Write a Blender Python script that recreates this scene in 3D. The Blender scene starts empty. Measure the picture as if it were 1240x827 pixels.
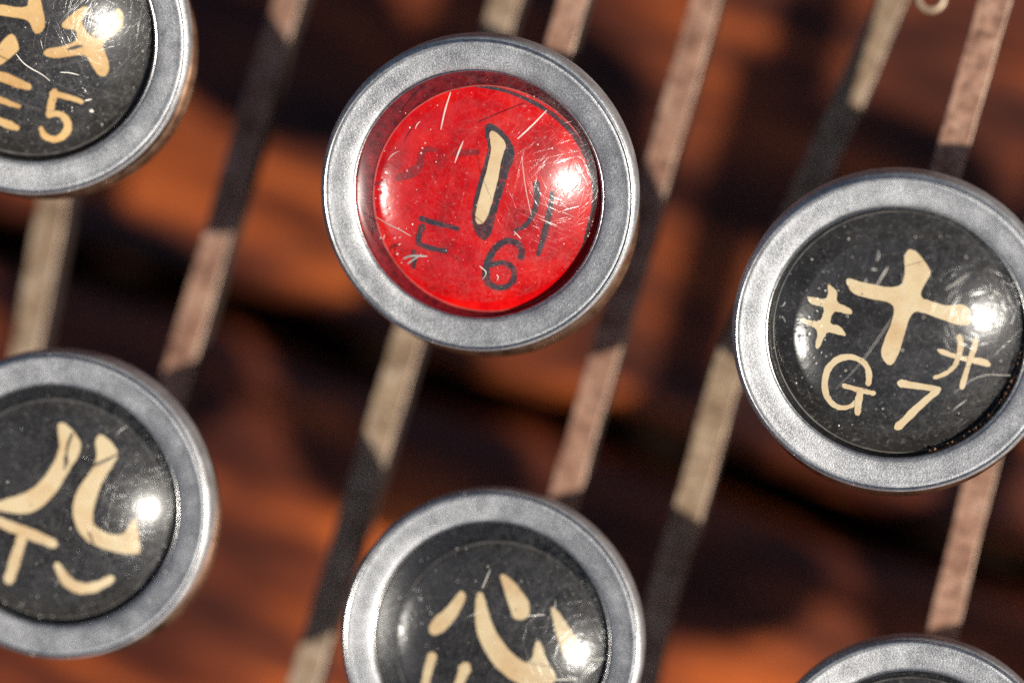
import bpy, bmesh, math, random
from mathutils import Vector, Matrix

MM = 0.001                      # the scene is built at real size; numbers below are millimetres
random.seed(11)
scene = bpy.context.scene
COL = scene.collection

# ------------------------------------------------------------------ camera
cam_data = bpy.data.cameras.new("camera")
cam = bpy.data.objects.new("camera", cam_data)
COL.objects.link(cam)
cam.matrix_world = Matrix(((0.98861, 0.00814, 0.15026, 19.173 * MM),
                           (0.0, 0.99854, -0.05407, -6.900 * MM),
                           (-0.15048, 0.05346, 0.98717, 125.962 * MM),
                           (0, 0, 0, 1)))
cam_data.lens = 100
cam_data.sensor_width = 36
cam_data.clip_start = 0.005
cam_data.clip_end = 20
cam_data.dof.use_dof = True
cam_data.dof.focus_distance = 127.4 * MM
cam_data.dof.aperture_fstop = 16
cam_data.dof.aperture_blades = 7
scene.camera = cam

# ------------------------------------------------------------------ sky and sun
SUN = Vector((1.42, -0.62, 1.0)).normalized()
world = bpy.data.worlds.new("World")
scene.world = world
world.use_nodes = True
wn = world.node_tree.nodes
wl = world.node_tree.links
bg = wn["Background"]
sky = wn.new("ShaderNodeTexSky")
sky.sky_type = 'NISHITA'
sky.sun_disc = False
sky.air_density = 0.6
sky.dust_density = 1.2
sky.ozone_density = 0.3
sky.sun_elevation = math.asin(SUN.z)
sky.sun_rotation = math.atan2(SUN.x, SUN.y)
wl.new(sky.outputs[0], bg.inputs[0])
bg.inputs[1].default_value = 0.05

sun_data = bpy.data.lights.new("sun", 'SUN')
sun_data.energy = 5.0
sun_data.angle = math.radians(0.5)
sun_data.color = (1.0, 0.95, 0.86)
sun = bpy.data.objects.new("sun", sun_data)
COL.objects.link(sun)
sun.rotation_euler = SUN.to_track_quat('Z', 'Y').to_euler()
sun.location = SUN * 0.3

scene.view_settings.view_transform = 'Standard'
scene.view_settings.look = 'None'
scene.view_settings.exposure = 0.35
scene.view_settings.gamma = 1.0
scene.view_settings.use_curve_mapping = False
scene.render.engine = 'CYCLES'
scene.cycles.use_denoising = False
scene.cycles.max_bounces = 8
scene.cycles.transparent_max_bounces = 16


# ------------------------------------------------------------------ helpers
def link(o, parent=None):
    COL.objects.link(o)
    if parent is not None:
        o.parent = parent
    return o


def mesh_obj(name, verts, faces, mat, parent=None, smooth=False, loc=(0, 0, 0)):
    me = bpy.data.meshes.new(name)
    me.from_pydata([tuple(c * MM for c in v) for v in verts], [], faces)
    for m in (mat if isinstance(mat, (list, tuple)) else [mat]):
        me.materials.append(m)
    if smooth:
        me.polygons.foreach_set("use_smooth", [True] * len(me.polygons))
    me.update()
    o = bpy.data.objects.new(name, me)
    o.location = Vector(loc) * MM
    return link(o, parent)


def fix_normals(o):
    bm = bmesh.new()
    bm.from_mesh(o.data)
    bmesh.ops.recalc_face_normals(bm, faces=bm.faces)
    bm.to_mesh(o.data)
    bm.free()


def lathe(profile, seg=128, close_start=False, close_end=False, wobble=0.0, seed=0):
    """profile: list of (r, z) in mm"""
    rnd = random.Random(seed)
    ph = [rnd.uniform(0, 6.28) for _ in range(4)]
    V, Fc = [], []
    n = len(profile)
    for i in range(seg):
        a = 2 * math.pi * i / seg
        w = 1 + wobble * (math.sin(2 * a + ph[0]) + .6 * math.sin(3 * a + ph[1]) + .35 * math.sin(7 * a + ph[2]))
        for r, z in profile:
            V.append((r * w * math.cos(a), r * w * math.sin(a), z))
    for i in range(seg):
        j = (i + 1) % seg
        for k in range(n - 1):
            Fc.append((i * n + k, j * n + k, j * n + k + 1, i * n + k + 1))
    if close_start:
        V.append((0, 0, profile[0][1]))
        c = len(V) - 1
        for i in range(seg):
            Fc.append((c, ((i + 1) % seg) * n, i * n))
    if close_end:
        V.append((0, 0, profile[-1][1]))
        c = len(V) - 1
        for i in range(seg):
            Fc.append((c, i * n + n - 1, ((i + 1) % seg) * n + n - 1))
    return V, Fc


def arc(cx, cz, r, a0, a1, n):
    return [(cx + r * math.cos(math.radians(a0 + (a1 - a0) * i / n)),
             cz + r * math.sin(math.radians(a0 + (a1 - a0) * i / n))) for i in range(n + 1)]


# ------------------------------------------------------------------ materials
def new_mat(name):
    m = bpy.data.materials.new(name)
    m.use_nodes = True
    nt = m.node_tree
    return m, nt.nodes, nt.links, nt.nodes["Principled BSDF"]


def coords(N, L, scale=(1, 1, 1), rot=(0, 0, 0), per_object=True):
    tc = N.new("ShaderNodeTexCoord")
    mp = N.new("ShaderNodeMapping")
    mp.inputs['Scale'].default_value = scale
    mp.inputs['Rotation'].default_value = rot
    L.new(tc.outputs['Object'], mp.inputs['Vector'])
    if per_object:
        oi = N.new("ShaderNodeObjectInfo")
        mul = N.new("ShaderNodeMath")
        mul.operation = 'MULTIPLY'
        mul.inputs[1].default_value = 57.0
        L.new(oi.outputs['Random'], mul.inputs[0])
        cb = N.new("ShaderNodeCombineXYZ")
        for i in range(3):
            L.new(mul.outputs[0], cb.inputs[i])
        L.new(cb.outputs[0], mp.inputs['Location'])
    return mp.outputs[0]


def noise(N, L, vec, scale, detail=4, rough=0.55, dist=0.0):
    n = N.new("ShaderNodeTexNoise")
    n.inputs['Scale'].default_value = scale
    n.inputs['Detail'].default_value = detail
    n.inputs['Roughness'].default_value = rough
    n.inputs['Distortion'].default_value = dist
    L.new(vec, n.inputs['Vector'])
    return n.outputs['Fac']


def ramp(N, L, fac, stops, interp='LINEAR'):
    r = N.new("ShaderNodeValToRGB")
    r.color_ramp.interpolation = interp
    els = r.color_ramp.elements
    while len(els) < len(stops):
        els.new(0.5)
    for e, (p, c) in zip(els, stops):
        e.position = p
        e.color = (*c, 1) if len(c) == 3 else c
    L.new(fac, r.inputs[0])
    return r.outputs[0]


def mixc(N, L, fac, a, b, mode='MIX'):
    m = N.new("ShaderNodeMix")
    m.data_type = 'RGBA'
    m.blend_type = mode
    for sock, v in ((m.inputs[0], fac), (m.inputs[6], a), (m.inputs[7], b)):
        if hasattr(v, 'links'):
            L.new(v, sock)
        else:
            sock.default_value = v if isinstance(v, (int, float)) else (*v, 1)
    return m.outputs[2]


def maths(N, L, op, a, b=None):
    m = N.new("ShaderNodeMath")
    m.operation = op
    for i, v in enumerate((a, b)):
        if v is None:
            continue
        if hasattr(v, 'links'):
            L.new(v, m.inputs[i])
        else:
            m.inputs[i].default_value = v
    return m.outputs[0]


def bump(N, L, height, strength, dist_mm, normal=None):
    b = N.new("ShaderNodeBump")
    b.inputs['Strength'].default_value = strength
    b.inputs['Distance'].default_value = dist_mm * MM
    L.new(height, b.inputs['Height'])
    if normal is not None:
        L.new(normal, b.inputs['Normal'])
    return b.outputs[0]


K = 1000.0   # texture scale: features per metre -> per millimetre


def m_nickel():
    m, N, L, p = new_mat("satin nickel")
    v = coords(N, L)
    grain = noise(N, L, v, 13 * K, 3, 0.75)
    blot = noise(N, L, v, 0.9 * K, 4, 0.6)
    col = ramp(N, L, blot, [(0.3, (0.46, 0.465, 0.475)), (0.7, (0.72, 0.722, 0.73))])
    gcol = ramp(N, L, grain, [(0.30, (0.42, 0.42, 0.43)), (0.66, (1.12, 1.12, 1.12))])
    col = mixc(N, L, 1.0, col, gcol, 'MULTIPLY')
    spots = ramp(N, L, noise(N, L, v, 1.6 * K, 6, 0.75), [(0.62, (0, 0, 0)), (0.72, (0.8, 0.8, 0.8))])
    col = mixc(N, L, spots, col, (0.30, 0.26, 0.22))
    L.new(col, p.inputs['Base Color'])
    p.inputs['Metallic'].default_value = 0.80
    L.new(ramp(N, L, blot, [(0.2, (0.44,) * 3), (0.8, (0.60,) * 3)]), p.inputs['Roughness'])
    nb = bump(N, L, noise(N, L, v, 0.7 * K, 3, 0.5), 0.35, 0.12)
    L.new(bump(N, L, grain, 1.0, 0.022, nb), p.inputs['Normal'])
    return m


def m_lip():
    m, N, L, p = new_mat("bright nickel lip")
    v = coords(N, L)
    g = noise(N, L, v, 5 * K, 3, 0.6)
    L.new(ramp(N, L, g, [(0.3, (0.46, 0.43, 0.39)), (0.6, (0.80, 0.79, 0.77))]), p.inputs['Base Color'])
    p.inputs['Metallic'].default_value = 1.0
    p.inputs['Roughness'].default_value = 0.3
    L.new(bump(N, L, g, 0.5, 0.02), p.inputs['Normal'])
    return m


def m_copper():
    m, N, L, p = new_mat("dull brass cup")
    v = coords(N, L)
    g = noise(N, L, v, 1.5 * K, 4, 0.6)
    L.new(ramp(N, L, g, [(0.3, (0.12, 0.055, 0.03)), (0.7, (0.38, 0.22, 0.14))]), p.inputs['Base Color'])
    p.inputs['Metallic'].default_value = 0.9
    p.inputs['Roughness'].default_value = 0.32
    return m


def m_gasket():
    m, N, L, p = new_mat("blackened inner wall")
    v = coords(N, L)
    g = noise(N, L, v, 4 * K, 4, 0.65)
    L.new(ramp(N, L, g, [(0.35, (0.004, 0.004, 0.005)), (0.66, (0.014, 0.013, 0.012)), (0.8, (0.14, 0.10, 0.06))]),
          p.inputs['Base Color'])
    p.inputs['Roughness'].default_value = 0.35
    L.new(bump(N, L, g, 0.6, 0.05), p.inputs['Normal'])
    return m


def m_paper(name, base, dark, light, fleck):
    m, N, L, p = new_mat(name)
    v = coords(N, L)
    a = noise(N, L, v, 0.40 * K, 6, 0.68)
    b = noise(N, L, v, 5 * K, 4, 0.7)
    col = ramp(N, L, a, [(0.34, dark), (0.50, base), (0.68, light)])
    fl = ramp(N, L, b, [(0.55, (0, 0, 0)), (0.8, (0.6,) * 3)])
    col = mixc(N, L, fl, col, fleck)
    L.new(col, p.inputs['Base Color'])
    p.inputs['Roughness'].default_value = 0.5
    p.inputs['Specular IOR Level'].default_value = 0.08
    L.new(bump(N, L, b, 0.35, 0.02), p.inputs['Normal'])
    return m


def m_flat(name, col, var=0.12, rough=0.6, scale=2.0, spec=0.5):
    m, N, L, p = new_mat(name)
    v = coords(N, L)
    g = noise(N, L, v, scale * K, 4, 0.6)
    lo = tuple(c * (1 - var) for c in col)
    hi = tuple(min(1, c * (1 + var)) for c in col)
    L.new(ramp(N, L, g, [(0.3, lo), (0.7, hi)]), p.inputs['Base Color'])
    p.inputs['Roughness'].default_value = rough
    p.inputs['Specular IOR Level'].default_value = spec
    return m


def m_print(name, col, under, stain, wear=0.66):
    """aged print: stained in patches, worn through to the card in specks"""
    m, N, L, p = new_mat(name)
    v = coords(N, L)
    a = noise(N, L, v, 0.5 * K, 5, 0.65)
    b = noise(N, L, v, 3.2 * K, 5, 0.75)
    c = ramp(N, L, a, [(0.35, stain), (0.55, col)])
    w = ramp(N, L, b, [(wear, (0, 0, 0)), (wear + 0.05, (0.85,) * 3)])
    L.new(mixc(N, L, w, c, under), p.inputs['Base Color'])
    p.inputs['Roughness'].default_value = 0.6
    return m


def scratch_field(N, L, vec):
    """fine hairline scratches in several directions, as a height field"""
    out = None
    for i, ang in enumerate((0.15, 0.75, 1.3, 1.95, 2.6)):
        mp = N.new("ShaderNodeMapping")
        mp.inputs['Rotation'].default_value = (0, 0, ang)
        mp.vector_type = 'TEXTURE'
        mp.inputs['Scale'].default_value = (1 / 0.35, 1 / 7.0, 1.0)
        mp.inputs['Location'].default_value = (i * 0.0031, i * 0.0017, 0)
        L.new(vec, mp.inputs['Vector'])
        n = noise(N, L, mp.outputs[0], 1.1 * K, 2, 0.55, 0.25)
        s = ramp(N, L, n, [(0.60, (0, 0, 0)), (0.66, (1, 1, 1)), (0.72, (0, 0, 0))])
        out = s if out is None else maths(N, L, 'MAXIMUM', out, s)
    return out


def m_dome():
    """thin clear scratched dome: mostly lets light straight through, mirrors a little"""
    m, N, L, p = new_mat("scratched clear dome")
    N.remove(p)
    out = N["Material Output"]
    v = coords(N, L)
    sc = scratch_field(N, L, v)
    fine = noise(N, L, v, 6 * K, 3, 0.6)
    wav = noise(N, L, v, 0.55 * K, 2, 0.5)
    h = maths(N, L, 'ADD', maths(N, L, 'MULTIPLY', sc, -0.42), maths(N, L, 'MULTIPLY', fine, 0.35))
    nb = bump(N, L, wav, 0.12, 0.12)
    nb = bump(N, L, h, 0.55, 0.014, nb)
    tr = N.new("ShaderNodeBsdfTransparent")
    tr.inputs[0].default_value = (0.97, 0.97, 0.97, 1)
    g1 = N.new("ShaderNodeBsdfGlossy")
    g1.inputs['Roughness'].default_value = 0.20
    L.new(nb, g1.inputs['Normal'])
    g2 = N.new("ShaderNodeBsdfGlossy")
    g2.inputs['Roughness'].default_value = 0.34
    L.new(nb, g2.inputs['Normal'])
    gm = N.new("ShaderNodeMixShader")
    gm.inputs[0].default_value = 0.24
    L.new(g1.outputs[0], gm.inputs[1])
    L.new(g2.outputs[0], gm.inputs[2])
    fr = N.new("ShaderNodeLayerWeight")
    fr.inputs['Blend'].default_value = 0.5
    fac = maths(N, L, 'POWER', fr.outputs['Facing'], 5.0)
    fac = maths(N, L, 'ADD', maths(N, L, 'MULTIPLY', fac, 0.6), 0.052)
    mx = N.new("ShaderNodeMixShader")
    L.new(fac, mx.inputs[0])
    L.new(tr.outputs[0], mx.inputs[1])
    L.new(gm.outputs[0], mx.inputs[2])
    # a breath of dust and hairlines on top
    df = N.new("ShaderNodeBsdfDiffuse")
    df.inputs[0].default_value = (0.62, 0.60, 0.58, 1)
    dustn = ramp(N, L, noise(N, L, v, 1.4 * K, 5, 0.7), [(0.44, (0.0,) * 3), (0.80, (0.045,) * 3)])
    pin = ramp(N, L, noise(N, L, v, 8 * K, 2, 0.6), [(0.66, (0, 0, 0)), (0.76, (0.32,) * 3)])
    dfac = maths(N, L, 'ADD', dustn, maths(N, L, 'MULTIPLY', sc, 0.035))
    dfac = maths(N, L, 'ADD', dfac, pin)
    mx2 = N.new("ShaderNodeMixShader")
    L.new(dfac, mx2.inputs[0])
    L.new(mx.outputs[0], mx2.inputs[1])
    L.new(df.outputs[0], mx2.inputs[2])
    L.new(mx2.outputs[0], out.inputs[0])
    return m


def m_backface():
    """hollow underside of the lens: a weak, bubbly reflection"""
    m, N, L, p = new_mat("lens underside")
    N.remove(p)
    out = N["Material Output"]
    v = coords(N, L)
    vo = N.new("ShaderNodeTexVoronoi")
    vo.inputs['Scale'].default_value = 3.2 * K
    L.new(v, vo.inputs['Vector'])
    bub = ramp(N, L, vo.outputs['Distance'], [(0.05, (1, 1, 1)), (0.32, (0, 0, 0))])
    mask = ramp(N, L, noise(N, L, v, 0.8 * K, 3, 0.6), [(0.46, (0, 0, 0)), (0.6, (1, 1, 1))])
    h = maths(N, L, 'MULTIPLY', bub, mask)
    nb = bump(N, L, h, 0.5, 0.05)
    nb = bump(N, L, noise(N, L, v, 2.5 * K, 3, 0.6), 0.3, 0.05, nb)
    tr = N.new("ShaderNodeBsdfTransparent")
    tr.inputs[0].default_value = (0.985, 0.985, 0.985, 1)
    g = N.new("ShaderNodeBsdfGlossy")
    g.inputs['Roughness'].default_value = 0.27
    L.new(nb, g.inputs['Normal'])
    mx = N.new("ShaderNodeMixShader")
    tc = N.new("ShaderNodeTexCoord")
    sp = N.new("ShaderNodeSeparateXYZ")
    L.new(tc.outputs['Object'], sp.inputs[0])
    rad = maths(N, L, 'SQRT', maths(N, L, 'ADD', maths(N, L, 'MULTIPLY', sp.outputs[0], sp.outputs[0]), maths(N, L, 'MULTIPLY', sp.outputs[1], sp.outputs[1])))
    mr = N.new("ShaderNodeMapRange")
    mr.interpolation_type = 'SMOOTHSTEP'
    mr.inputs['From Min'].default_value = 4.40 * MM
    mr.inputs['From Max'].default_value = 4.15 * MM
    mr.inputs['To Min'].default_value = 0.0
    mr.inputs['To Max'].default_value = 0.06
    L.new(rad, mr.inputs['Value'])
    L.new(mr.outputs[0], mx.inputs[0])
    L.new(tr.outputs[0], mx.inputs[1])
    L.new(g.outputs[0], mx.inputs[2])
    L.new(mx.outputs[0], out.inputs[0])
    return m


def m_steel(name, c0, c1, c2, metallic=0.35):
    m, N, L, p = new_mat(name)
    v = coords(N, L)
    a = noise(N, L, v, 0.75 * K, 6, 0.72)
    b = noise(N, L, v, 2.6 * K, 4, 0.7)
    col = ramp(N, L, a, [(0.3, c0), (0.5, c1), (0.72, c2)])
    sp = ramp(N, L, b, [(0.28, (0.30, 0.27, 0.27)), (0.5, (1, 1, 1)), (0.75, (1.25, 1.2, 1.15))])
    col = mixc(N, L, 1.0, col, sp, 'MULTIPLY')
    L.new(col, p.inputs['Base Color'])
    p.inputs['Metallic'].default_value = metallic
    p.inputs['Roughness'].default_value = 0.5
    L.new(bump(N, L, b, 0.6, 0.06), p.inputs['Normal'])
    return m


def m_wood(name, gain, shift):
    m, N, L, p = new_mat(name)
    v = coords(N, L, per_object=False, rot=(0, 0, 0))
    mp = N.new("ShaderNodeMapping")
    mp.inputs['Location'].default_value = (shift, shift, 0)
    mp.inputs['Scale'].default_value = (0.30, 1.0, 1.0)
    L.new(v, mp.inputs['Vector'])
    big = noise(N, L, mp.outputs[0], 0.16 * K, 3, 0.5, 0.4)
    mp2 = N.new("ShaderNodeMapping")
    mp2.inputs['Scale'].default_value = (0.06, 1.0, 1.0)
    L.new(v, mp2.inputs['Vector'])
    fine = noise(N, L, mp2.outputs[0], 2.2 * K, 5, 0.65, 0.3)
    speck = noise(N, L, v, 4.5 * K, 2, 0.7)
    col = ramp(N, L, big, [(0.34, tuple(gain * c for c in (0.022, 0.005, 0.003))), (0.5, tuple(gain * c for c in (0.13, 0.027, 0.008))), (0.66, tuple(gain * c for c in (0.43, 0.092, 0.015)))])
    mp3 = N.new("ShaderNodeMapping")
    mp3.inputs['Scale'].default_value = (0.10, 1.0, 1.0)
    L.new(v, mp3.inputs['Vector'])
    streak = noise(N, L, mp3.outputs[0], 0.45 * K, 4, 0.6, 0.5)
    col = mixc(N, L, 1.0, col, ramp(N, L, streak, [(0.36, (0.34, 0.26, 0.24)), (0.52, (1, 1, 1)), (0.68, (1.45, 1.5, 1.5))]), 'MULTIPLY')
    col = mixc(N, L, 1.0, col, ramp(N, L, fine, [(0.25, (0.45, 0.40, 0.38)), (0.6, (1.1, 1.1, 1.1))]), 'MULTIPLY')
    col = mixc(N, L, 1.0, col, ramp(N, L, speck, [(0.3, (0.7, 0.7, 0.7)), (0.7, (1.2, 1.2, 1.2))]), 'MULTIPLY')
    L.new(col, p.inputs['Base Color'])
    p.inputs['Roughness'].default_value = 0.45
    p.inputs['Coat Weight'].default_value = 0.3
    p.inputs['Coat Roughness'].default_value = 0.3
    L.new(bump(N, L, fine, 0.35, 0.12), p.inputs['Normal'])
    return m


NICKEL, LIP, COPPER, GASKET = m_nickel(), m_lip(), m_copper(), m_gasket()
DOME, BACK = m_dome(), m_backface()
PAPER_BLACK = m_paper("black legend card", (0.024, 0.022, 0.021), (0.012, 0.010, 0.008), (0.038, 0.036, 0.036), (0.24, 0.22, 0.20))
PAPER_RED = m_paper("red legend card", (0.64, 0.001, 0.003), (0.36, 0.001, 0.002), (0.80, 0.014, 0.005), (0.88, 0.02, 0.015))
SEAT_RED = m_flat("dark red celluloid edge", (0.13, 0.004, 0.006), 0.6, 0.3, 3.0)  # dark rim refracted by the dome, put into the seat's colour
EDGE = m_flat("worn card edge", (0.10, 0.09, 0.08), 0.6, 0.5, 1.5)  # pale line standing in for the glass bevel catching sun
EDGE_RED = m_flat("worn red card edge", (0.45, 0.06, 0.05), 0.4, 0.5, 1.5)  # the same bevel glint painted for the red card
CREAM = m_print("cream print", (0.88, 0.70, 0.42), (0.12, 0.09, 0.06), (0.78, 0.54, 0.28))
TAN = m_print("yellowed print", (0.76, 0.49, 0.20), (0.12, 0.07, 0.03), (0.64, 0.36, 0.12))
INK = m_print("blue-black ink", (0.030, 0.024, 0.032), (0.30, 0.02, 0.02), (0.075, 0.012, 0.018), 0.56)
INK_BLACK = m_flat("cracked black varnish", (0.05, 0.04, 0.035), 0.4, 0.6, 3.0)
DARKRED = m_flat("dark red ink", (0.30, 0.004, 0.006), 0.25, 0.6, 3.0)
DUST = m_flat("pale dust", (0.75, 0.70, 0.62), 0.2, 0.8, 3.0)
RUST = m_flat("rusty crust", (0.30, 0.15, 0.07), 0.5, 0.8, 6.0)
STEEL_PINK = m_steel("browned steel", (0.19, 0.080, 0.052), (0.50, 0.275, 0.185), (0.72, 0.47, 0.34))
STEEL_PALE = m_steel("pale bare steel", (0.20, 0.120, 0.070), (0.46, 0.32, 0.205), (0.68, 0.54, 0.40))
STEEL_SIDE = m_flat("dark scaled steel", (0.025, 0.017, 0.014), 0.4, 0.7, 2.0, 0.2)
WORN = m_flat("worn bright steel edge", (0.52, 0.36, 0.26), 0.5, 0.5, 0.8)
WOOD = m_wood("old red-brown lacquered wood", 1.15, 0.0)
WOOD_LIT = m_wood("old orange-brown lacquered wood", 1.55, 0.013)  # same wood at a higher gain: light put into the colour
GAP_SHADE = m_flat("dark brown felt", (0.010, 0.005, 0.003), 0.3, 0.9, 0.3, 0.05)  # near-black colour that paints shade into the board gap

# ------------------------------------------------------------------ the wood below
WOOD_Z = -56.0


GRAIN = math.radians(-18.5)      # the boards run parallel to the rows of keys


def board(u0, u1, v0, v1, label, seed, mat):
    """one board with eased, slightly wavy edges; u along the grain, v across it"""
    rnd = random.Random(seed)
    nu, e = 60, 2.6
    prof = [(v0, -9), (v0, -e), (v0 + .35 * e, -.35 * e), (v0 + e, 0)]
    m = 14
    prof += [(v0 + e + (v1 - v0 - 2 * e) * k / m, 0) for k in range(1, m)]
    prof += [(v1 - e, 0), (v1 - .35 * e, -.35 * e), (v1, -e), (v1, -9)]
    V, Fc = [], []
    n = len(prof)
    for i in range(nu + 1):
        u = u0 + (u1 - u0) * i / nu
        w = .35 * math.sin(u * .21 + seed) + .2 * math.sin(u * .53 + 2 * seed)
        for v, z in prof:
            V.append((u, v + w, z + .12 * math.sin(u * .17 + v * .4 + seed) * (1 if z > -1 else 0)))
    for i in range(nu):
        for k in range(n - 1):
            Fc.append((i * n + k, (i + 1) * n + k, (i + 1) * n + k + 1, i * n + k + 1))
    Fc.append(tuple(range(n)))
    Fc.append(tuple(range(nu * n, nu * n + n))[::-1])
    o = mesh_obj("wooden_board", V, Fc, mat, None, True, (0, 0, WOOD_Z))
    fix_normals(o)
    o.rotation_euler = (0, 0, GRAIN)
    o["label"] = label
    o["category"] = "board"
    return o


board(-90, 110, -2.4, 90, "red-brown wooden board under the red key and the G key", 1, WOOD)  # wood split in two; gap added to darken the band of key shadows
board(-90, 110, -90, -4.8, "orange-brown wooden board along the lower edge", 2, WOOD_LIT)
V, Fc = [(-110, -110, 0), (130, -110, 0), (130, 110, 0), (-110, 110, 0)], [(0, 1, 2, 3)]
fl = mesh_obj("ground", V, Fc, GAP_SHADE, None, False, (0, 0, WOOD_Z - 9.05))  # added dark sheet, shows as shade through the gap
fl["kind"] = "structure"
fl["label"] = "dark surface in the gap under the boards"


# ------------------------------------------------------------------ levers
def bar_mesh(name, pts, w, h, mats, parent, origin, seed):
    """flat steel strip on edge, swept along pts (x, y, z of its top); worn bevelled edges"""
    rnd = random.Random(seed)
    P = []
    for a, b in zip(pts[:-1], pts[1:]):
        a, b = Vector(a), Vector(b)
        n = max(1, int((b - a).length / 1.5))
        for i in range(n):
            P.append(a.lerp(b, i / n))
    P.append(Vector(pts[-1]))
    # soften the bends
    for _ in range(4):
        P = [P[0]] + [(P[i - 1] + P[i] * 2 + P[i + 1]) / 4 for i in range(1, len(P) - 1)] + [P[-1]]
    bv = 0.045
    sec = [(-w / 2, -h), (-w / 2, -bv), (-w / 2 + bv, 0), (w / 2 - bv, 0), (w / 2, -bv), (w / 2, -h)]
    V, Fc, MI = [], [], []
    O = Vector(origin)
    for i, p in enumerate(P):
        t = (P[min(i + 1, len(P) - 1)] - P[max(i - 1, 0)]).normalized()
        side = Vector((0, 0, 1)).cross(t)
        side = side.normalized() if side.length > 1e-4 else Vector((1, 0, 0))
        up = t.cross(side)
        jit = rnd.uniform(-.055, .055)
        for k, (sx, sz) in enumerate(sec):
            q = p + side * (sx * (1 + jit)) + up * sz - O
            V.append(tuple(q))
    m = len(sec)
    for i in range(len(P) - 1):
        for k in range(m):
            l = (k + 1) % m
            Fc.append((i * m + k, i * m + l, (i + 1) * m + l, (i + 1) * m + k))
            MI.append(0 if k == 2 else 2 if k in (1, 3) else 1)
    Fc.append(tuple(range(m)))
    Fc.append(tuple(range((len(P) - 1) * m, len(P) * m))[::-1])
    MI += [1, 1]
    o = mesh_obj(name, V, Fc, mats, parent, False)
    o.data.polygons.foreach_set("material_index", MI)
    fix_normals(o)
    return o


# ------------------------------------------------------------------ legends
def chaikin(P, n=2, closed=True):
    for _ in range(n):
        Q = []
        m = len(P)
        rng = range(m) if closed else range(m - 1)
        if not closed:
            Q.append(P[0])
        for i in rng:
            a, b = P[i], P[(i + 1) % m]
            Q.append(tuple(a[k] * .75 + b[k] * .25 for k in range(len(a))))
            Q.append(tuple(a[k] * .25 + b[k] * .75 for k in range(len(a))))
        if not closed:
            Q.append(P[-1])
        P = Q
    return P


def ribbon(P, seed=0):
    """brush stroke through (x, y, halfwidth) with round ends -> outline polygon"""
    rnd = random.Random(seed)
    P = chaikin(P, 2, False)
    Lp, Rp = [], []
    n = len(P)
    for i in range(n):
        a, b = P[max(i - 1, 0)], P[min(i + 1, n - 1)]
        dx, dy = b[0] - a[0], b[1] - a[1]
        d = math.hypot(dx, dy) or 1
        nx, ny = -dy / d, dx / d
        w = P[i][2] * (1 + rnd.uniform(-.10, .10))
        Lp.append((P[i][0] + nx * w, P[i][1] + ny * w))
        Rp.append((P[i][0] - nx * w, P[i][1] - ny * w))

    def cap(c, d, w):
        ang = math.atan2(d[1], d[0])
        return [(c[0] + w * .9 * math.cos(ang + t), c[1] + w * .9 * math.sin(ang + t)) for t in (0.9, 0.45, 0, -0.45, -0.9)]
    e = cap(P[-1], (P[-1][0] - P[-2][0], P[-1][1] - P[-2][1]), P[-1][2])
    s = cap(P[0], (P[0][0] - P[1][0], P[0][1] - P[1][1]), P[0][2])
    return Lp + e + Rp[::-1] + s


def glyph(parent, shapes, to_local, mat, z, rmax=5.25, name="glyph"):
    """shapes: ('p', polygon) or ('r', ribbon) in tracing units; one character = one thin printed mesh"""
    bm = bmesh.new()
    for i, (kind, pts) in enumerate(shapes):
        out = ribbon(pts, i) if kind == 'r' else chaikin(pts, 2, True)
        jr = random.Random(len(pts) * 31 + i)
        loc = []
        for q in out:
            x, y = to_local(q)
            x, y = x + jr.uniform(-.014, .014), y + jr.uniform(-.014, .014)
            r = math.hypot(x, y)
            if r > rmax:
                x, y = x * rmax / r, y * rmax / r
            if not loc or math.hypot(loc[-1][0] - x, loc[-1][1] - y) > 0.004:
                loc.append((x, y))
        vs = [bm.verts.new((x * MM, y * MM, (z + i * 0.006) * MM)) for x, y in loc]
        try:
            f = bm.faces.new(vs)
        except ValueError:
            continue
        f.normal_update()
        if f.normal.z < 0:
            f.normal_flip()
        bmesh.ops.triangulate(bm, faces=[f])
    me = bpy.data.meshes.new(name)
    bm.to_mesh(me)
    bm.free()
    me.materials.append(mat)
    return link(bpy.data.objects.new(name, me), parent)


# tracings; every legend has a frame (origin, scale) that turns it into key-face millimetres
A_F = (0, 0, 180 / 827)
LEG_A = [
    ('p', [(-60, 10), (0, 5), (190, 45), (200, 0), (205, -60), (260, -60), (270, 40), (283, 140), (240, 192), (210, 170), (195, 105), (100, 85), (0, 65), (-60, 50)]),
    ('p', [(-80, 330), (0, 260), (75, 175), (110, 180), (128, 250), (125, 270), (40, 330), (-30, 370)]),
    ('r', [(-40, 385, 20), (40, 415, 28), (110, 450, 26), (160, 470, 18)]),
    ('r', [(-40, 510, 22), (30, 540, 24), (95, 570, 15)]),
    ('r', [(-40, 640, 22), (20, 665, 24), (75, 690, 16)])]
LEG_A2 = [
    ('p', [(358, 140), (430, 80), (500, 40), (525, 65), (470, 130), (500, 195), (545, 225), (565, 215), (655, 160), (660, 70), (695, 65), (705, 140), (680, 190), (572, 252), (590, 300), (605, 360), (600, 410), (570, 435), (540, 425), (505, 360), (480, 300), (350, 322), (270, 312), (252, 290), (275, 265), (380, 255), (450, 225), (440, 170), (380, 165)]),
    ('r', [(535, 200, 9), (580, 175, 9), (620, 145, 7)])]
LEG_A5 = [
    ('r', [(285, 510, 16), (350, 530, 15), (440, 565, 13)]),
    ('r', [(295, 505, 22), (275, 570, 22), (255, 630, 18)]),
    ('r', [(255, 630, 15), (310, 620, 16), (345, 650, 22), (358, 700, 22), (320, 755, 20), (270, 768, 18), (220, 745, 18), (205, 700, 14)])]
C4 = (940, 280, 150 / 827)
C6 = (980, 400, 250 / 1240)
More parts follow.
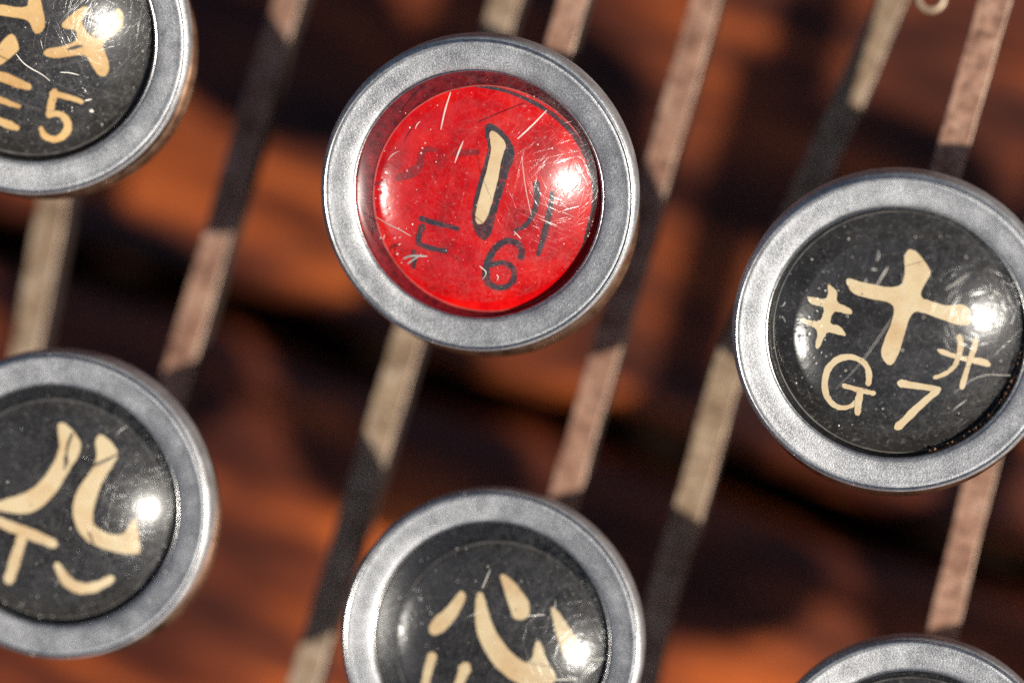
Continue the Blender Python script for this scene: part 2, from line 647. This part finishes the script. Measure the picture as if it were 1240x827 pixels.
C0 = (0, 0, 1)
LEG_TEN = [('p', [(1093.6, 305.4), (1100, 298.1), (1107.2, 300.9), (1116.3, 311.7), (1126.8, 327.2), (1119, 338), (1110, 357), (1127, 362.5), (1141.7, 368), (1161.6, 365.3), (1169.8, 370.7), (1172.9, 383.4), (1168.9, 391.6), (1158, 391.6), (1139.9, 385.2), (1119.9, 377), (1102.7, 372.5), (1093.6, 399.7), (1086.8, 424.2), (1078.8, 440.3), (1071.7, 439.3), (1063.7, 426.2), (1068.7, 410), (1078, 388), (1083.5, 364), (1052.5, 359), (1029.8, 351.7), (1022.5, 331.7), (1041.6, 338), (1088, 348), (1095.4, 327.2), (1093.6, 312.7)])]
LEG_KI = [('p', [(345, 330), (375, 345), (412, 392), (400, 460), (475, 485), (508, 520), (500, 538), (455, 532), (385, 512), (362, 570), (360, 605), (420, 610), (465, 672), (450, 685), (350, 655), (330, 665), (285, 770), (252, 765), (285, 640), (200, 605), (155, 570), (175, 560), (230, 575), (295, 590), (325, 500), (300, 480), (235, 472), (208, 420), (225, 415), (330, 440), (350, 400)])]
LEG_SA = [('p', [(745, 100), (770, 95), (870, 135), (940, 150), (1030, 155), (1068, 195), (1050, 212), (980, 192), (900, 170), (820, 150), (765, 130)]),
          ('r', [(880, 25, 16), (893, 70, 18), (875, 150, 16), (850, 210, 14), (800, 250, 13), (735, 272, 12)]),
          ('r', [(978, 45, 16), (965, 100, 17), (945, 160, 15), (915, 250, 15), (895, 330, 17)])]
LEG_G = [('r', [(345, 310, 17), (352, 240, 18), (325, 180, 17), (255, 145, 17), (180, 150, 19), (110, 205, 19), (85, 290, 19), (90, 380, 19), (130, 440, 16), (190, 462, 15), (240, 450, 14), (280, 410, 13)]),
         ('r', [(200, 322, 14), (280, 348, 15), (375, 368, 15)]),
         ('r', [(295, 360, 22), (285, 420, 20), (278, 490, 18)])]
LEG_7 = [('r', [(535, 308, 24), (620, 322, 18), (750, 345, 18)]),
         ('r', [(755, 345, 20), (640, 450, 22), (515, 575, 24)])]
D_F = (0, 490, 220 / 728)
LEG_D = [('p', [(272, 75), (300, 62), (335, 95), (372, 150), (355, 200), (310, 260), (270, 330), (200, 400), (140, 428), (60, 420), (-10, 400), (-10, 385), (60, 365), (150, 340), (220, 280), (275, 190), (285, 140)]),
         ('p', [(422, 140), (440, 112), (470, 125), (520, 185), (490, 240), (450, 290), (420, 360), (400, 430), (400, 470), (450, 505), (520, 515), (550, 460), (575, 440), (578, 500), (588, 575), (570, 590), (500, 585), (420, 560), (365, 530), (330, 470), (320, 400), (345, 330), (385, 280), (415, 240), (430, 190)])]
LEG_D_CRACK = [('r', [(335, 112, 5), (308, 170, 4), (312, 235, 3)]), ('r', [(350, 275, 4), (405, 240, 5), (470, 215, 4), (520, 190, 3)]), ('r', [(305, 200, 4), (300, 250, 3)]), ('r', [(385, 500, 4), (400, 545, 3)])]
LEG_DT = [('r', [(-10, 440, 20), (60, 470, 20), (160, 510, 22), (240, 545, 18)]), ('r', [(115, 520, 20), (90, 590, 22), (55, 685, 22)])]
LEG_DC = [('r', [(250, 630, 14), (280, 690, 22), (330, 725, 22), (400, 720, 20), (465, 685, 14)])]
E_F = (500, 680, 240 / 1240)
LEG_E = [('p', [(280, 190), (305, 172), (335, 205), (300, 290), (240, 380), (180, 440), (120, 462), (90, 440), (95, 390), (140, 335), (200, 295)]),
         ('p', [(395, 200), (420, 178), (445, 200), (470, 300), (500, 400), (560, 500), (630, 580), (710, 630), (750, 600), (765, 500), (785, 480), (810, 510), (835, 610), (900, 700), (895, 740), (850, 765), (700, 775), (620, 740), (540, 680), (470, 600), (410, 480), (385, 380)]),
         ('p', [(548, 80), (570, 65), (620, 100), (690, 180), (735, 250), (735, 320), (710, 350), (655, 360), (625, 340), (600, 250), (565, 140)]),
         ('p', [(865, 280), (890, 270), (950, 350), (1010, 440), (1060, 530), (1050, 600), (1000, 620), (950, 590), (915, 500), (890, 400)])]
LEG_E2 = [('r', [(110, 590, 30), (80, 680, 28), (55, 800, 26)]), ('r', [(320, 660, 40), (290, 740, 28), (250, 830, 26)])]
B1 = (430, 80, 150 / 827)
B2 = (560, 130, 150 / 827)
B3 = (440, 230, 300 / 1240)
LEG_B_OUT = [('p', [(165, 130), (205, 100), (250, 130), (320, 190), (375, 300), (320, 420), (280, 540), (240, 650), (200, 780), (180, 850), (130, 890), (80, 850), (55, 740), (70, 640), (110, 500), (160, 360), (190, 280), (175, 200)])]
LEG_B_IN = [('p', [(195, 170), (220, 150), (260, 180), (312, 240), (290, 300), (262, 380), (245, 470), (215, 570), (180, 680), (150, 750), (105, 782), (80, 755), (85, 680), (130, 540), (180, 380), (210, 280)])]
LEG_B_ARC = [('r', [(543, 105, 0.6), (580, 103, 1.4), (620, 111, 2.0), (655, 127, 2.6), (683, 148, 2.8), (703, 172, 3.2), (714, 198, 3.0), (719, 225, 2.4), (718, 250, 1.5), (705, 290, 0.8)])]
LEG_B6 = [('r', [(775, 335, 18), (785, 300, 15), (760, 262, 16), (710, 248, 16), (655, 280, 16), (615, 340, 18), (595, 400, 19), (598, 450, 19), (630, 485, 16), (690, 490, 14), (735, 460, 17), (742, 400, 15), (715, 368, 13), (660, 360, 13), (625, 375, 13)])]
LEG_B_L = [('r', [(285, 135, 15), (360, 160, 12), (465, 188, 11)]), ('r', [(290, 175, 16), (270, 220, 13), (262, 250, 13), (275, 268, 14), (330, 285, 13), (400, 300, 14)]), ('r', [(240, 300, 12), (245, 340, 12), (235, 380, 9)])]
LEG_B_R = [('r', [(497, 510, 22), (500, 600, 20), (485, 680, 16), (440, 760, 14), (400, 800, 13), (340, 820, 10)]), ('r', [(600, 570, 12), (580, 680, 17), (545, 820, 19), (520, 900, 17), (490, 985, 14)])]
LEG_B_RED = [('r', [(560, 555, 12), (500, 540, 20), (455, 570, 20), (455, 640, 22), (400, 700, 32), (290, 735, 22)]), ('r', [(690, 580, 20), (760, 572, 20), (830, 570, 18)]), ('r', [(140, 772, 12), (210, 755, 12)])]


# ------------------------------------------------------------------ keys
R_IN = 5.47
CARD_Z = -0.54
RIM_Z = -0.40
DOME_R = 8.4
DOME_TOP = RIM_Z + DOME_R - math.sqrt(DOME_R ** 2 - 5.4 ** 2)


def dome_z(r):
    return DOME_TOP - DOME_R + math.sqrt(DOME_R ** 2 - r * r)


def build_key_body(root, card_mat, seat_mat, seed, card_off, card_r, cup_off, lean):
    # bezel: crimped nickel ring, a fine bead round the outside, rounded shoulder
    prof = [(R_IN + 0.10, -0.50), (R_IN + 0.12, -0.27)]
    prof += [(5.66, -0.15), (5.76, -0.105), (6.1, -0.065), (6.45, -0.025), (6.62, -0.008), (6.68, 0.012), (6.74, 0.018), (6.79, 0.0)]
    prof += arc(6.78, -0.30, 0.30, 78, 4, 8)[1:]
    prof += [(7.085, -0.6), (7.07, -1.5)]
    prof += arc(6.83, -1.55, 0.24, 0, -80, 4)
    prof += [(6.3, -1.80)]
    V, Fc = lathe(prof, 160, wobble=0.0012, seed=seed)
    ring = mesh_obj("bezel", V, Fc, NICKEL, root, True)
    # the thin rolled lip round the opening
    lp = [(R_IN + 0.115 + 0.065 * math.cos(t * math.pi / 5), -0.24 + 0.065 * math.sin(t * math.pi / 5)) for t in range(11)]
    V, Fc = lathe(lp, 144, wobble=0.0012, seed=seed)
    mesh_obj("rolled_lip", V, Fc, LIP, ring, True)
    # polished bead along the outer shoulder
    lp = [(6.88 + 0.075 * math.cos(t * math.pi / 5), -0.045 + 0.075 * math.sin(t * math.pi / 5)) for t in range(11)]
    V, Fc = lathe(lp, 144, wobble=0.0012, seed=seed)
    mesh_obj("outer_bead", V, Fc, LIP, ring, True)
    # seat: blackened wall and sloping shoulder round the card
    cx, cy = card_off
    V, Fc = [], []
    seg, rows = 128, [(R_IN + 0.12, -0.26), (R_IN + 0.04, -0.35), (R_IN - 0.02, -0.45), (None, CARD_Z + 0.02), (None, CARD_Z - 0.15)]
    for k in range(seg):
        a = 6.283185 * k / seg
        for r, z in rows:
            if r is None:
                V.append((cx + card_r * math.cos(a), cy + card_r * math.sin(a), z))
            else:
                V.append((r * math.cos(a), r * math.sin(a), z))
    n = len(rows)
    for k in range(seg):
        l = (k + 1) % seg
        for q in range(n - 1):
            Fc.append((k * n + q, l * n + q, l * n + q + 1, k * n + q + 1))
    mesh_obj("seat", V, Fc, seat_mat, ring, True)
    # cup under the ring
    V, Fc = lathe([(6.5, -1.76), (6.90, -1.95), (6.92, -2.15), (6.3, -2.75), (3.2, -3.1), (1.6, -3.2)], 96, close_end=True)
    mesh_obj("cup", V, Fc, COPPER, root, True, loc=(cup_off[0], cup_off[1], 0))
    # card
    V, Fc = lathe([(card_r + .01, CARD_Z - 0.12), (card_r + .01, CARD_Z - 0.03), (card_r - 0.03, CARD_Z)], 128, close_end=True)
    V = [(x + cx, y + cy, z) for x, y, z in V]
    card = mesh_obj("legend_card", V, Fc, card_mat, root, False)
    V, Fc = lathe([(card_r - .05, CARD_Z - .01), (card_r - .02, CARD_Z + .035), (card_r + .03, CARD_Z + .03), (card_r + .04, CARD_Z - .03)], 128)
    V = [(x + cx, y + cy, z) for x, y, z in V]
    mesh_obj("card_edge", V, Fc, EDGE_RED if card_mat is PAPER_RED else EDGE, card, True)
    # clear dome
    prof = [(5.54, RIM_Z - 0.75), (5.48, RIM_Z - 0.05)] + [(r, dome_z(r)) for r in [5.4 * math.cos(math.pi / 2 * t / 22) for t in range(0, 22)]]
    V, Fc = lathe(prof, 144, close_end=True)
    V[-1] = (0, 0, DOME_TOP)
    T = Matrix.Rotation(math.radians(lean), 3, 'X')
    V = [tuple(T @ Vector(q)) for q in V]
    dome = mesh_obj("clear_dome", V, Fc, DOME, root, True)
    # underside of the dome: flat on the card, curl shaped to mirror the sun
    RB, r0 = 3.9, 2.3
    zb = CARD_Z + 0.06
    prof = [(r0 + RB * math.sin(math.radians(t)), zb + RB * (1 - math.cos(math.radians(t)))) for t in range(33, -1, -3)]
    prof += [(1.5, zb), (0.8, zb)]
    V, Fc = lathe(prof, 128, close_end=True)
    mesh_obj("dome_underside", V, Fc, BACK, dome, True)
    return ring, card, dome


def dust(dome, ring, seed, lean, n=46, scr=7):
    """specks, fibres and nicks lying on the dome and the bezel"""
    rnd = random.Random(seed)
    V, Fc = [], []

    def speck(x, y, z, r):
        b = len(V)
        k = 5
        ph = rnd.uniform(0, 6)
        for i in range(k):
            a = ph + 6.283 * i / k
            rr = r * rnd.uniform(.6, 1.2)
            V.append((x + rr * math.cos(a), y + rr * math.sin(a), z))
        V.append((x, y, z + r * .8))
        for i in range(k):
            Fc.append((b + i, b + (i + 1) % k, b + k))
    for _ in range(n):
        r = 5.3 * math.sqrt(rnd.random())
        a = rnd.uniform(0, 6.283)
        speck(r * math.cos(a), r * math.sin(a), dome_z(r) + .004, rnd.choice((.018, .022, .03, .03, .045)))
    for _ in range(26):      # crumbs caught against the lip
        a = rnd.gauss(4.6, 0.9)
        r = rnd.uniform(5.2, 5.5)
        speck(r * math.cos(a), r * math.sin(a), dome_z(min(r, 5.4)) + .005, rnd.uniform(.02, .05))
    for _ in range(scr):     # hairs and gouges
        r = 4.8 * math.sqrt(rnd.random())
        a = rnd.uniform(0, 6.283)
        x, y = r * math.cos(a), r * math.sin(a)
        d = rnd.gauss(0.95, 0.5)
        ln = rnd.uniform(.25, 1.1)
        cv = rnd.uniform(-.8, .8)
        w = rnd.uniform(.010, .019)
        prev = None
        for i in range(7):
            rr = math.hypot(x, y)
            if rr > 5.2:
                break
            z = dome_z(rr) + .008
            ww = w * (1 - abs(i - 3) / 4.2)
            b = len(V)
            V.append((x - ww * math.sin(d), y + ww * math.cos(d), z))
            V.append((x + ww * math.sin(d), y - ww * math.cos(d), z))
            if prev is not None:
                Fc.append((prev, prev + 1, b + 1, b))
            prev = b
            x += math.cos(d) * ln / 6
            y += math.sin(d) * ln / 6
            d += cv / 6
    T = Matrix.Rotation(math.radians(lean), 3, 'X')
    V[:] = [tuple(T @ Vector(q)) for q in V]
    o = mesh_obj("dust", V, Fc, DUST, dome)
    o["kind"] = "stuff"
    V, Fc = [], []
    for _ in range(16):
        a = rnd.uniform(0, 6.283)
        r = rnd.choice((rnd.uniform(5.75, 6.6), rnd.uniform(6.9, 7.0)))
        speck(r * math.cos(a), r * math.sin(a), ((r - 5.76) * .11 - .105 if r < 6.7 else -0.05), rnd.uniform(.02, .055))
    o = mesh_obj("dust", V, Fc, DUST, ring)
    o["kind"] = "stuff"


def gouges(dome, lines, centre_px, pxmm, mat, lean, name="scratch"):
    """single scratches, hairs and flakes traced on the dome"""
    for frame, pts, w in lines:
        ox, oy, s = frame
        P = chaikin([((ox + x * s - centre_px[0]) / pxmm, -(oy + y * s - centre_px[1]) / pxmm) for x, y in pts], 2, False)
        V, Fc = [], []
        n = len(P)
        for i, (x, y) in enumerate(P):
            a, b = P[max(i - 1, 0)], P[min(i + 1, n - 1)]
            d = math.atan2(b[1] - a[1], b[0] - a[0])
            ww = w * (0.35 + 0.65 * math.sin(math.pi * (i + .5) / n))
            z = dome_z(min(math.hypot(x, y), 5.35)) + .02 + y * math.sin(math.radians(lean))
            V += [(x - ww * math.sin(d), y + ww * math.cos(d), z), (x + ww * math.sin(d), y - ww * math.cos(d), z)]
            if i:
                Fc.append((2 * i - 2, 2 * i - 1, 2 * i + 1, 2 * i))
        mesh_obj(name, V, Fc, mat, dome)


def build_key(loc, centre_px, pxmm, tilt, card_mat, label, legends, lever, lever_z, steel, seed, shift=(0, 0), card_off=(0, 0), card_r=5.3, cup_off=(0, 0), size=1.0, seat=None, marks=(), rust=None, lean=2.0):
    root = bpy.data.objects.new("typewriter_key", None)
    root.empty_display_size = 0.005
    link(root)
    root.location = Vector(loc) * MM
    root["label"] = label
    root["category"] = "typewriter key"
    root["group"] = "typewriter keys"
    head = root
    rot = Matrix.Scale(size, 4) @ Matrix.Rotation(math.radians(tilt[0]), 4, 'X') @ Matrix.Rotation(math.radians(tilt[1]), 4, 'Y')
    before = set(bpy.data.objects)
    ring, card, dome = build_key_body(root, card_mat, seat or GASKET, seed, card_off, card_r, cup_off, lean)
    for frame, shapes, mat, dz in legends:
        ox, oy, s = frame

        def loc_fn(q, ox=ox, oy=oy, s=s):
            return ((ox + q[0] * s - centre_px[0]) / pxmm + shift[0], -(oy + q[1] * s - centre_px[1]) / pxmm + shift[1])
        glyph(card, shapes, loc_fn, mat, CARD_Z + 0.012 + dz)
    dust(dome, ring, seed, lean, 60, 3)
    gouges(dome, marks, centre_px, pxmm, DUST, lean)
    if rust:
        rnd = random.Random(seed * 7)
        V, Fc = [], []
        for _ in range(90):
            a = math.radians(rnd.uniform(*rust))
            r = rnd.uniform(5.33, 5.56)
            rr = rnd.uniform(.03, .085)
            b = len(V)
            for i in range(5):
                t = 1.2566 * i + rnd.uniform(0, .6)
                V.append((r * math.cos(a) + rr * math.cos(t), r * math.sin(a) + rr * math.sin(t), -0.36 + rnd.uniform(-.02, .02)))
            V.append((r * math.cos(a), r * math.sin(a), -0.36 + rr))
            for i in range(5):
                Fc.append((b + i, b + (i + 1) % 5, b + 5))
        mesh_obj("rust_crust", V, Fc, RUST, ring)["kind"] = "stuff"
    for o in set(bpy.data.objects) - before:
        if o.parent is root:
            o.matrix_local = rot @ Matrix.Translation(o.location)
    # stem and lever move with the key
    if lever:
        base = Vector(loc)
        bar_mesh("lever", [(x, y, lever_z) for x, y in lever], 1.48, 1.8, [steel, STEEL_SIDE, WORN], root, base, seed)
        ex, ey = lever[-1]
        zt = -2.9
        V, Fc = [], []
        hw, hd = 0.95, 0.55
        ring_pts = []
        for t in range(6):
            f = t / 5
            cx = (ex - base.x) * (1 - f)
            cy = (ey - base.y) * (1 - f)
            z = (lever_z - 2.0 - base.z) * (1 - f) + zt * f
            k = 1 + 0.5 * f * f
            ring_pts.append((cx, cy, z, hw * k, hd * k))
        for cx, cy, z, a, b in ring_pts:
            for i in range(12):
                t = 6.283 * i / 12
                V.append((cx + a * math.cos(t), cy + b * math.sin(t), z))
        for j in range(5):
            for i in range(12):
                Fc.append((j * 12 + i, j * 12 + (i + 1) % 12, (j + 1) * 12 + (i + 1) % 12, (j + 1) * 12 + i))
        Fc.append(tuple(range(12))[::-1])
        Fc.append(tuple(range(60, 72)))
        mesh_obj("stem", V, Fc, STEEL_SIDE, root, True)
    return root


KEYS = []
KEYS.append(build_key((-21.82, 13.8, 2.5), (42, 43), 26.6, (18, 9), PAPER_BLACK,
    "black key with large brush characters and a yellowed 5 in the upper left corner",
    [(A_F, LEG_A, TAN, 0), (A_F, LEG_A2, TAN, 0), (A_F, LEG_A5, TAN, 0), (A_F, [('r', [(0, 505, 8), (60, 530, 11), (140, 570, 10), (215, 600, 5)])], INK_BLACK, 0.03), (A_F, [('r', [(392, 276, 5), (430, 266, 9), (466, 262, 6)])], INK_BLACK, 0.03)],
    [(-15.0, 42.0), (-21.95, 15.0)], -11, STEEL_PINK, 1, card_off=(-.04, .04), card_r=5.34, cup_off=(.30, -.75), size=1.03, lean=6.0,
    marks=[(A_F, [(150, 250), (180, 300), (220, 335), (275, 370), (310, 410)], .026), (A_F, [(370, 365), (420, 372), (465, 390)], .022), (A_F, [(490, 490), (482, 478)], .03), (A_F, [(475, 540), (510, 535)], .03), (A_F, [(490, 600), (510, 610)], .05)]))
KEYS.append(build_key((-1.60, 6.56, 0), (580, 234), 26.87, (16, 0), PAPER_RED,
    "red key with one outlined cream stroke and a 6",
    [(B1, LEG_B_RED, DARKRED, -0.004), (C0, LEG_B_ARC, INK, 0), (B2, LEG_B_OUT, INK, 0), (B2, LEG_B_IN, CREAM, 0.02), (B3, LEG_B6, INK, 0), (B3, LEG_B_L, INK, 0), (B2, LEG_B_R, INK, 0)],
    [(6.0, 33.0), (3.73, 25.4), (1.31, 17.32), (-1.47, 7.82)], -11, STEEL_PINK, 2, card_off=(.30, -.24), card_r=5.08, cup_off=(.08, -.85), size=1.02, lean=6.0, seat=SEAT_RED,
    marks=[(B2, [(600, 10), (520, 90), (420, 175)], .026), (B1, [(700, 150), (665, 260), (640, 380)], .028), (B2, [(70, 180), (40, 240), (15, 310)], .018),
           (B2, [(445, 280), (460, 480), (490, 680)], .012), (B3, [(590, 350), (625, 385), (595, 425)], .022), (B3, [(668, 400), (676, 415), (665, 432)], .022),
           (B3, [(775, 170), (805, 212)], .016), (B1, [(790, 450), (730, 590)], .018), (B3, [(75, 110), (140, 145), (190, 160), (255, 195)], .022),
           (B3, [(195, 325), (240, 300), (330, 300)], .05), (B3, [(215, 350), (235, 335), (300, 290)], .04), (B3, [(910, 120), (975, 155)], .012)]))
KEYS.append(build_key((17.05, 0.13, 0), (1083, 400), 27.54, (16, -1.5), PAPER_BLACK,
    "black key with a cream cross-shaped character above G and 7",
    [(C0, LEG_TEN, CREAM, 0), (C4, LEG_KI, CREAM, 0), (C6, LEG_SA, CREAM, 0), (C6, LEG_G, CREAM, 0), (C6, LEG_7, CREAM, 0)],
    [(26.0, 32.0), (23.93, 24.69), (21.71, 16.78), (19.22, 8.28), (17.09, 0.9)], -11, STEEL_PINK, 3, card_off=(.05, -.02), card_r=5.36, cup_off=(-.08, -.85), size=1.02, lean=6.0, rust=(-75, -8),
    marks=[(C4, [(35, 465), (60, 460), (75, 430)], .018), (C4, [(72, 565), (60, 530), (35, 525), (35, 545), (58, 545)], .014), (C4, [(755, 165), (730, 205), (680, 285)], .022),
           (C4, [(690, 65), (700, 100), (680, 130)], .018), (C4, [(790, 480), (700, 610), (590, 780), (400, 1000)], .011), (C4, [(650, 180), (680, 185)], .03),
           (C4, [(615, 240), (608, 270)], .02), (C6, [(850, 330), (1000, 215), (1195, 262)], .009), (C4, [(1265, 230), (1170, 290), (1120, 320)], .014)]))
KEYS.append(build_key((-21.95, -7.42, -2.5), (81, 608), 25.9, (10, 3), PAPER_BLACK,
    "black key with two large curved cream strokes at the lower left edge",
    [(D_F, LEG_D, CREAM, 0), (D_F, LEG_DT, CREAM, 0), (D_F, LEG_DC, CREAM, 0), (D_F, LEG_D_CRACK, INK_BLACK, 0.02)],
    [(-8.37, 35.88), (-11.28, 26.98), (-14.07, 18.5), (-19.92, -1.19), (-21.88, -7.6)], -15.5, STEEL_PINK, 4, card_off=(-.05, -.2), card_r=5.05, cup_off=(.25, -.5), size=1.03))
KEYS.append(build_key((-1.80, -13.66, -5), (595, 774), 26.08, (5, 0), PAPER_BLACK,
    "black key with a hooked stroke and three cream drops, cut by the bottom edge",
    [(E_F, LEG_E, CREAM, 0), (E_F, LEG_E2, CREAM, 0)],
    [(12.42, 34.95), (9.89, 26.23), (7.49, 17.93), (0.15, -7.31), (-1.77, -13.92)], -15.5, STEEL_PINK, 5, card_off=(.30, -.25), card_r=4.85, cup_off=(.1, 0),
    marks=[(E_F, [(760, 300), (860, 295)], .018), (E_F, [(915, 705), (1045, 712)], .02), (E_F, [(1100, 592), (1240, 592)], .014), (E_F, [(520, 20), (475, 130)], .022)]))
KEYS.append(build_key((17.55, -20.35, -5), (1104, 951), 26.74, (5, 0), PAPER_BLACK,
    "key of which only the top of the metal ring shows, lower right corner", [],
    [(31.37, 34.11), (29.08, 25.55), (24.72, 9.3), (20.9, -5.69), (18.92, -13.65), (17.22, -20.82)], -15.5, STEEL_PINK, 6, card_r=5.2))
KEYS.append(build_key((35.6, -4.2, 0), (1590, 567), 28.2, (5, 0), PAPER_BLACK,
    "black key just outside the right edge", [],
    [(44.0, 26.0), (35.3, -5.2)], -11, STEEL_PINK, 7, card_r=5.2))


# the rest of the bank of keys to the right, whose shadows fall under the ones in view
def copy_key(src, loc):
    r = src.copy()
    COL.objects.link(r)
    r.location = Vector(loc) * MM
    for ch in src.children:
        c = ch.copy()
        COL.objects.link(c)
        c.parent = r
        for g in ch.children:
            d = g.copy()
            COL.objects.link(d)
            d.parent = c
    r["label"] = "black key farther right in the bank, out of view"
    r["group"] = "keys beyond the right edge"
    return r


KEYS[-1]["label"] = "black key farther right in the bank, out of view"
KEYS[-1]["group"] = "keys beyond the right edge"
for k in range(1, 5):
    copy_key(KEYS[-1], (35.6 + 18.6 * k + (0, 0, -2.6, 1.8, 2.0)[k], -4.2 - 6.4 * k + (0, 0, 1.0, 0, 0)[k], 0))
for k in range(1, 5):
    copy_key(KEYS[-1], (17.55 + 18.9 * k, -20.35 - 6.5 * k, -5))


# ------------------------------------------------------------------ levers of the keys nearer the typist
def lone_lever(pts, label, seed):
    a = pts[0]
    root = bpy.data.objects.new("key_lever", None)
    link(root)
    root.location = Vector((pts[-1][0], pts[-1][1], -17)) * MM
    bar_mesh("strip", [(x, y, -17) for x, y in pts], 1.52, 1.9, [STEEL_PALE, STEEL_SIDE, WORN], root, (pts[-1][0], pts[-1][1], -17), seed)
    root["label"] = label
    root["category"] = "lever"
    root["group"] = "levers of keys out of view"
    return root


lone_lever([(-21.5, 36), (-23.21, 27.75), (-26.9, 8.64), (-28.44, 0.21), (-32.18, -18.93), (-34, -28)],
           "pale steel lever running between the two left keys", 21)
lone_lever([(2.0, 35.5), (-0.53, 26.95), (-3.23, 17.62), (-8.02, 1.12), (-12.97, -15.04), (-17, -28.5)],
           "pale steel lever passing under the red key and left of the key below", 22)
lone_lever([(24.02, 34.88), (20.26, 26.21), (16.63, 17.95), (15.04, 14.02), (8.3, -0.26), (6.74, -6.73), (4.76, -12.29), (3.37, -19.32), (1.81, -26.75)],
           "bent pale steel lever passing left of the G key", 23)


# ------------------------------------------------------------------ small wire loop at the top edge
def torus(name, R, r, mat, parent=None, loc=(0, 0, 0), seg=28, k=8):
    V, Fc = [], []
    for i in range(seg):
        a = 6.283185 * i / seg
        for j in range(k):
            b = 6.283185 * j / k
            V.append(((R + r * math.cos(b)) * math.cos(a), (R + r * math.cos(b)) * math.sin(a), r * math.sin(b)))
    for i in range(seg):
        for j in range(k):
            Fc.append((i * k + j, ((i + 1) % seg) * k + j, ((i + 1) % seg) * k + (j + 1) % k, i * k + (j + 1) % k))
    return mesh_obj(name, V, Fc, mat, parent, True, loc)


loop = torus("wire_loop", 0.62, 0.17, STEEL_PALE, None, (18.65, 17.0, -11.2))
loop["label"] = "small grey wire loop at the top edge between two levers"
loop["category"] = "wire loop"
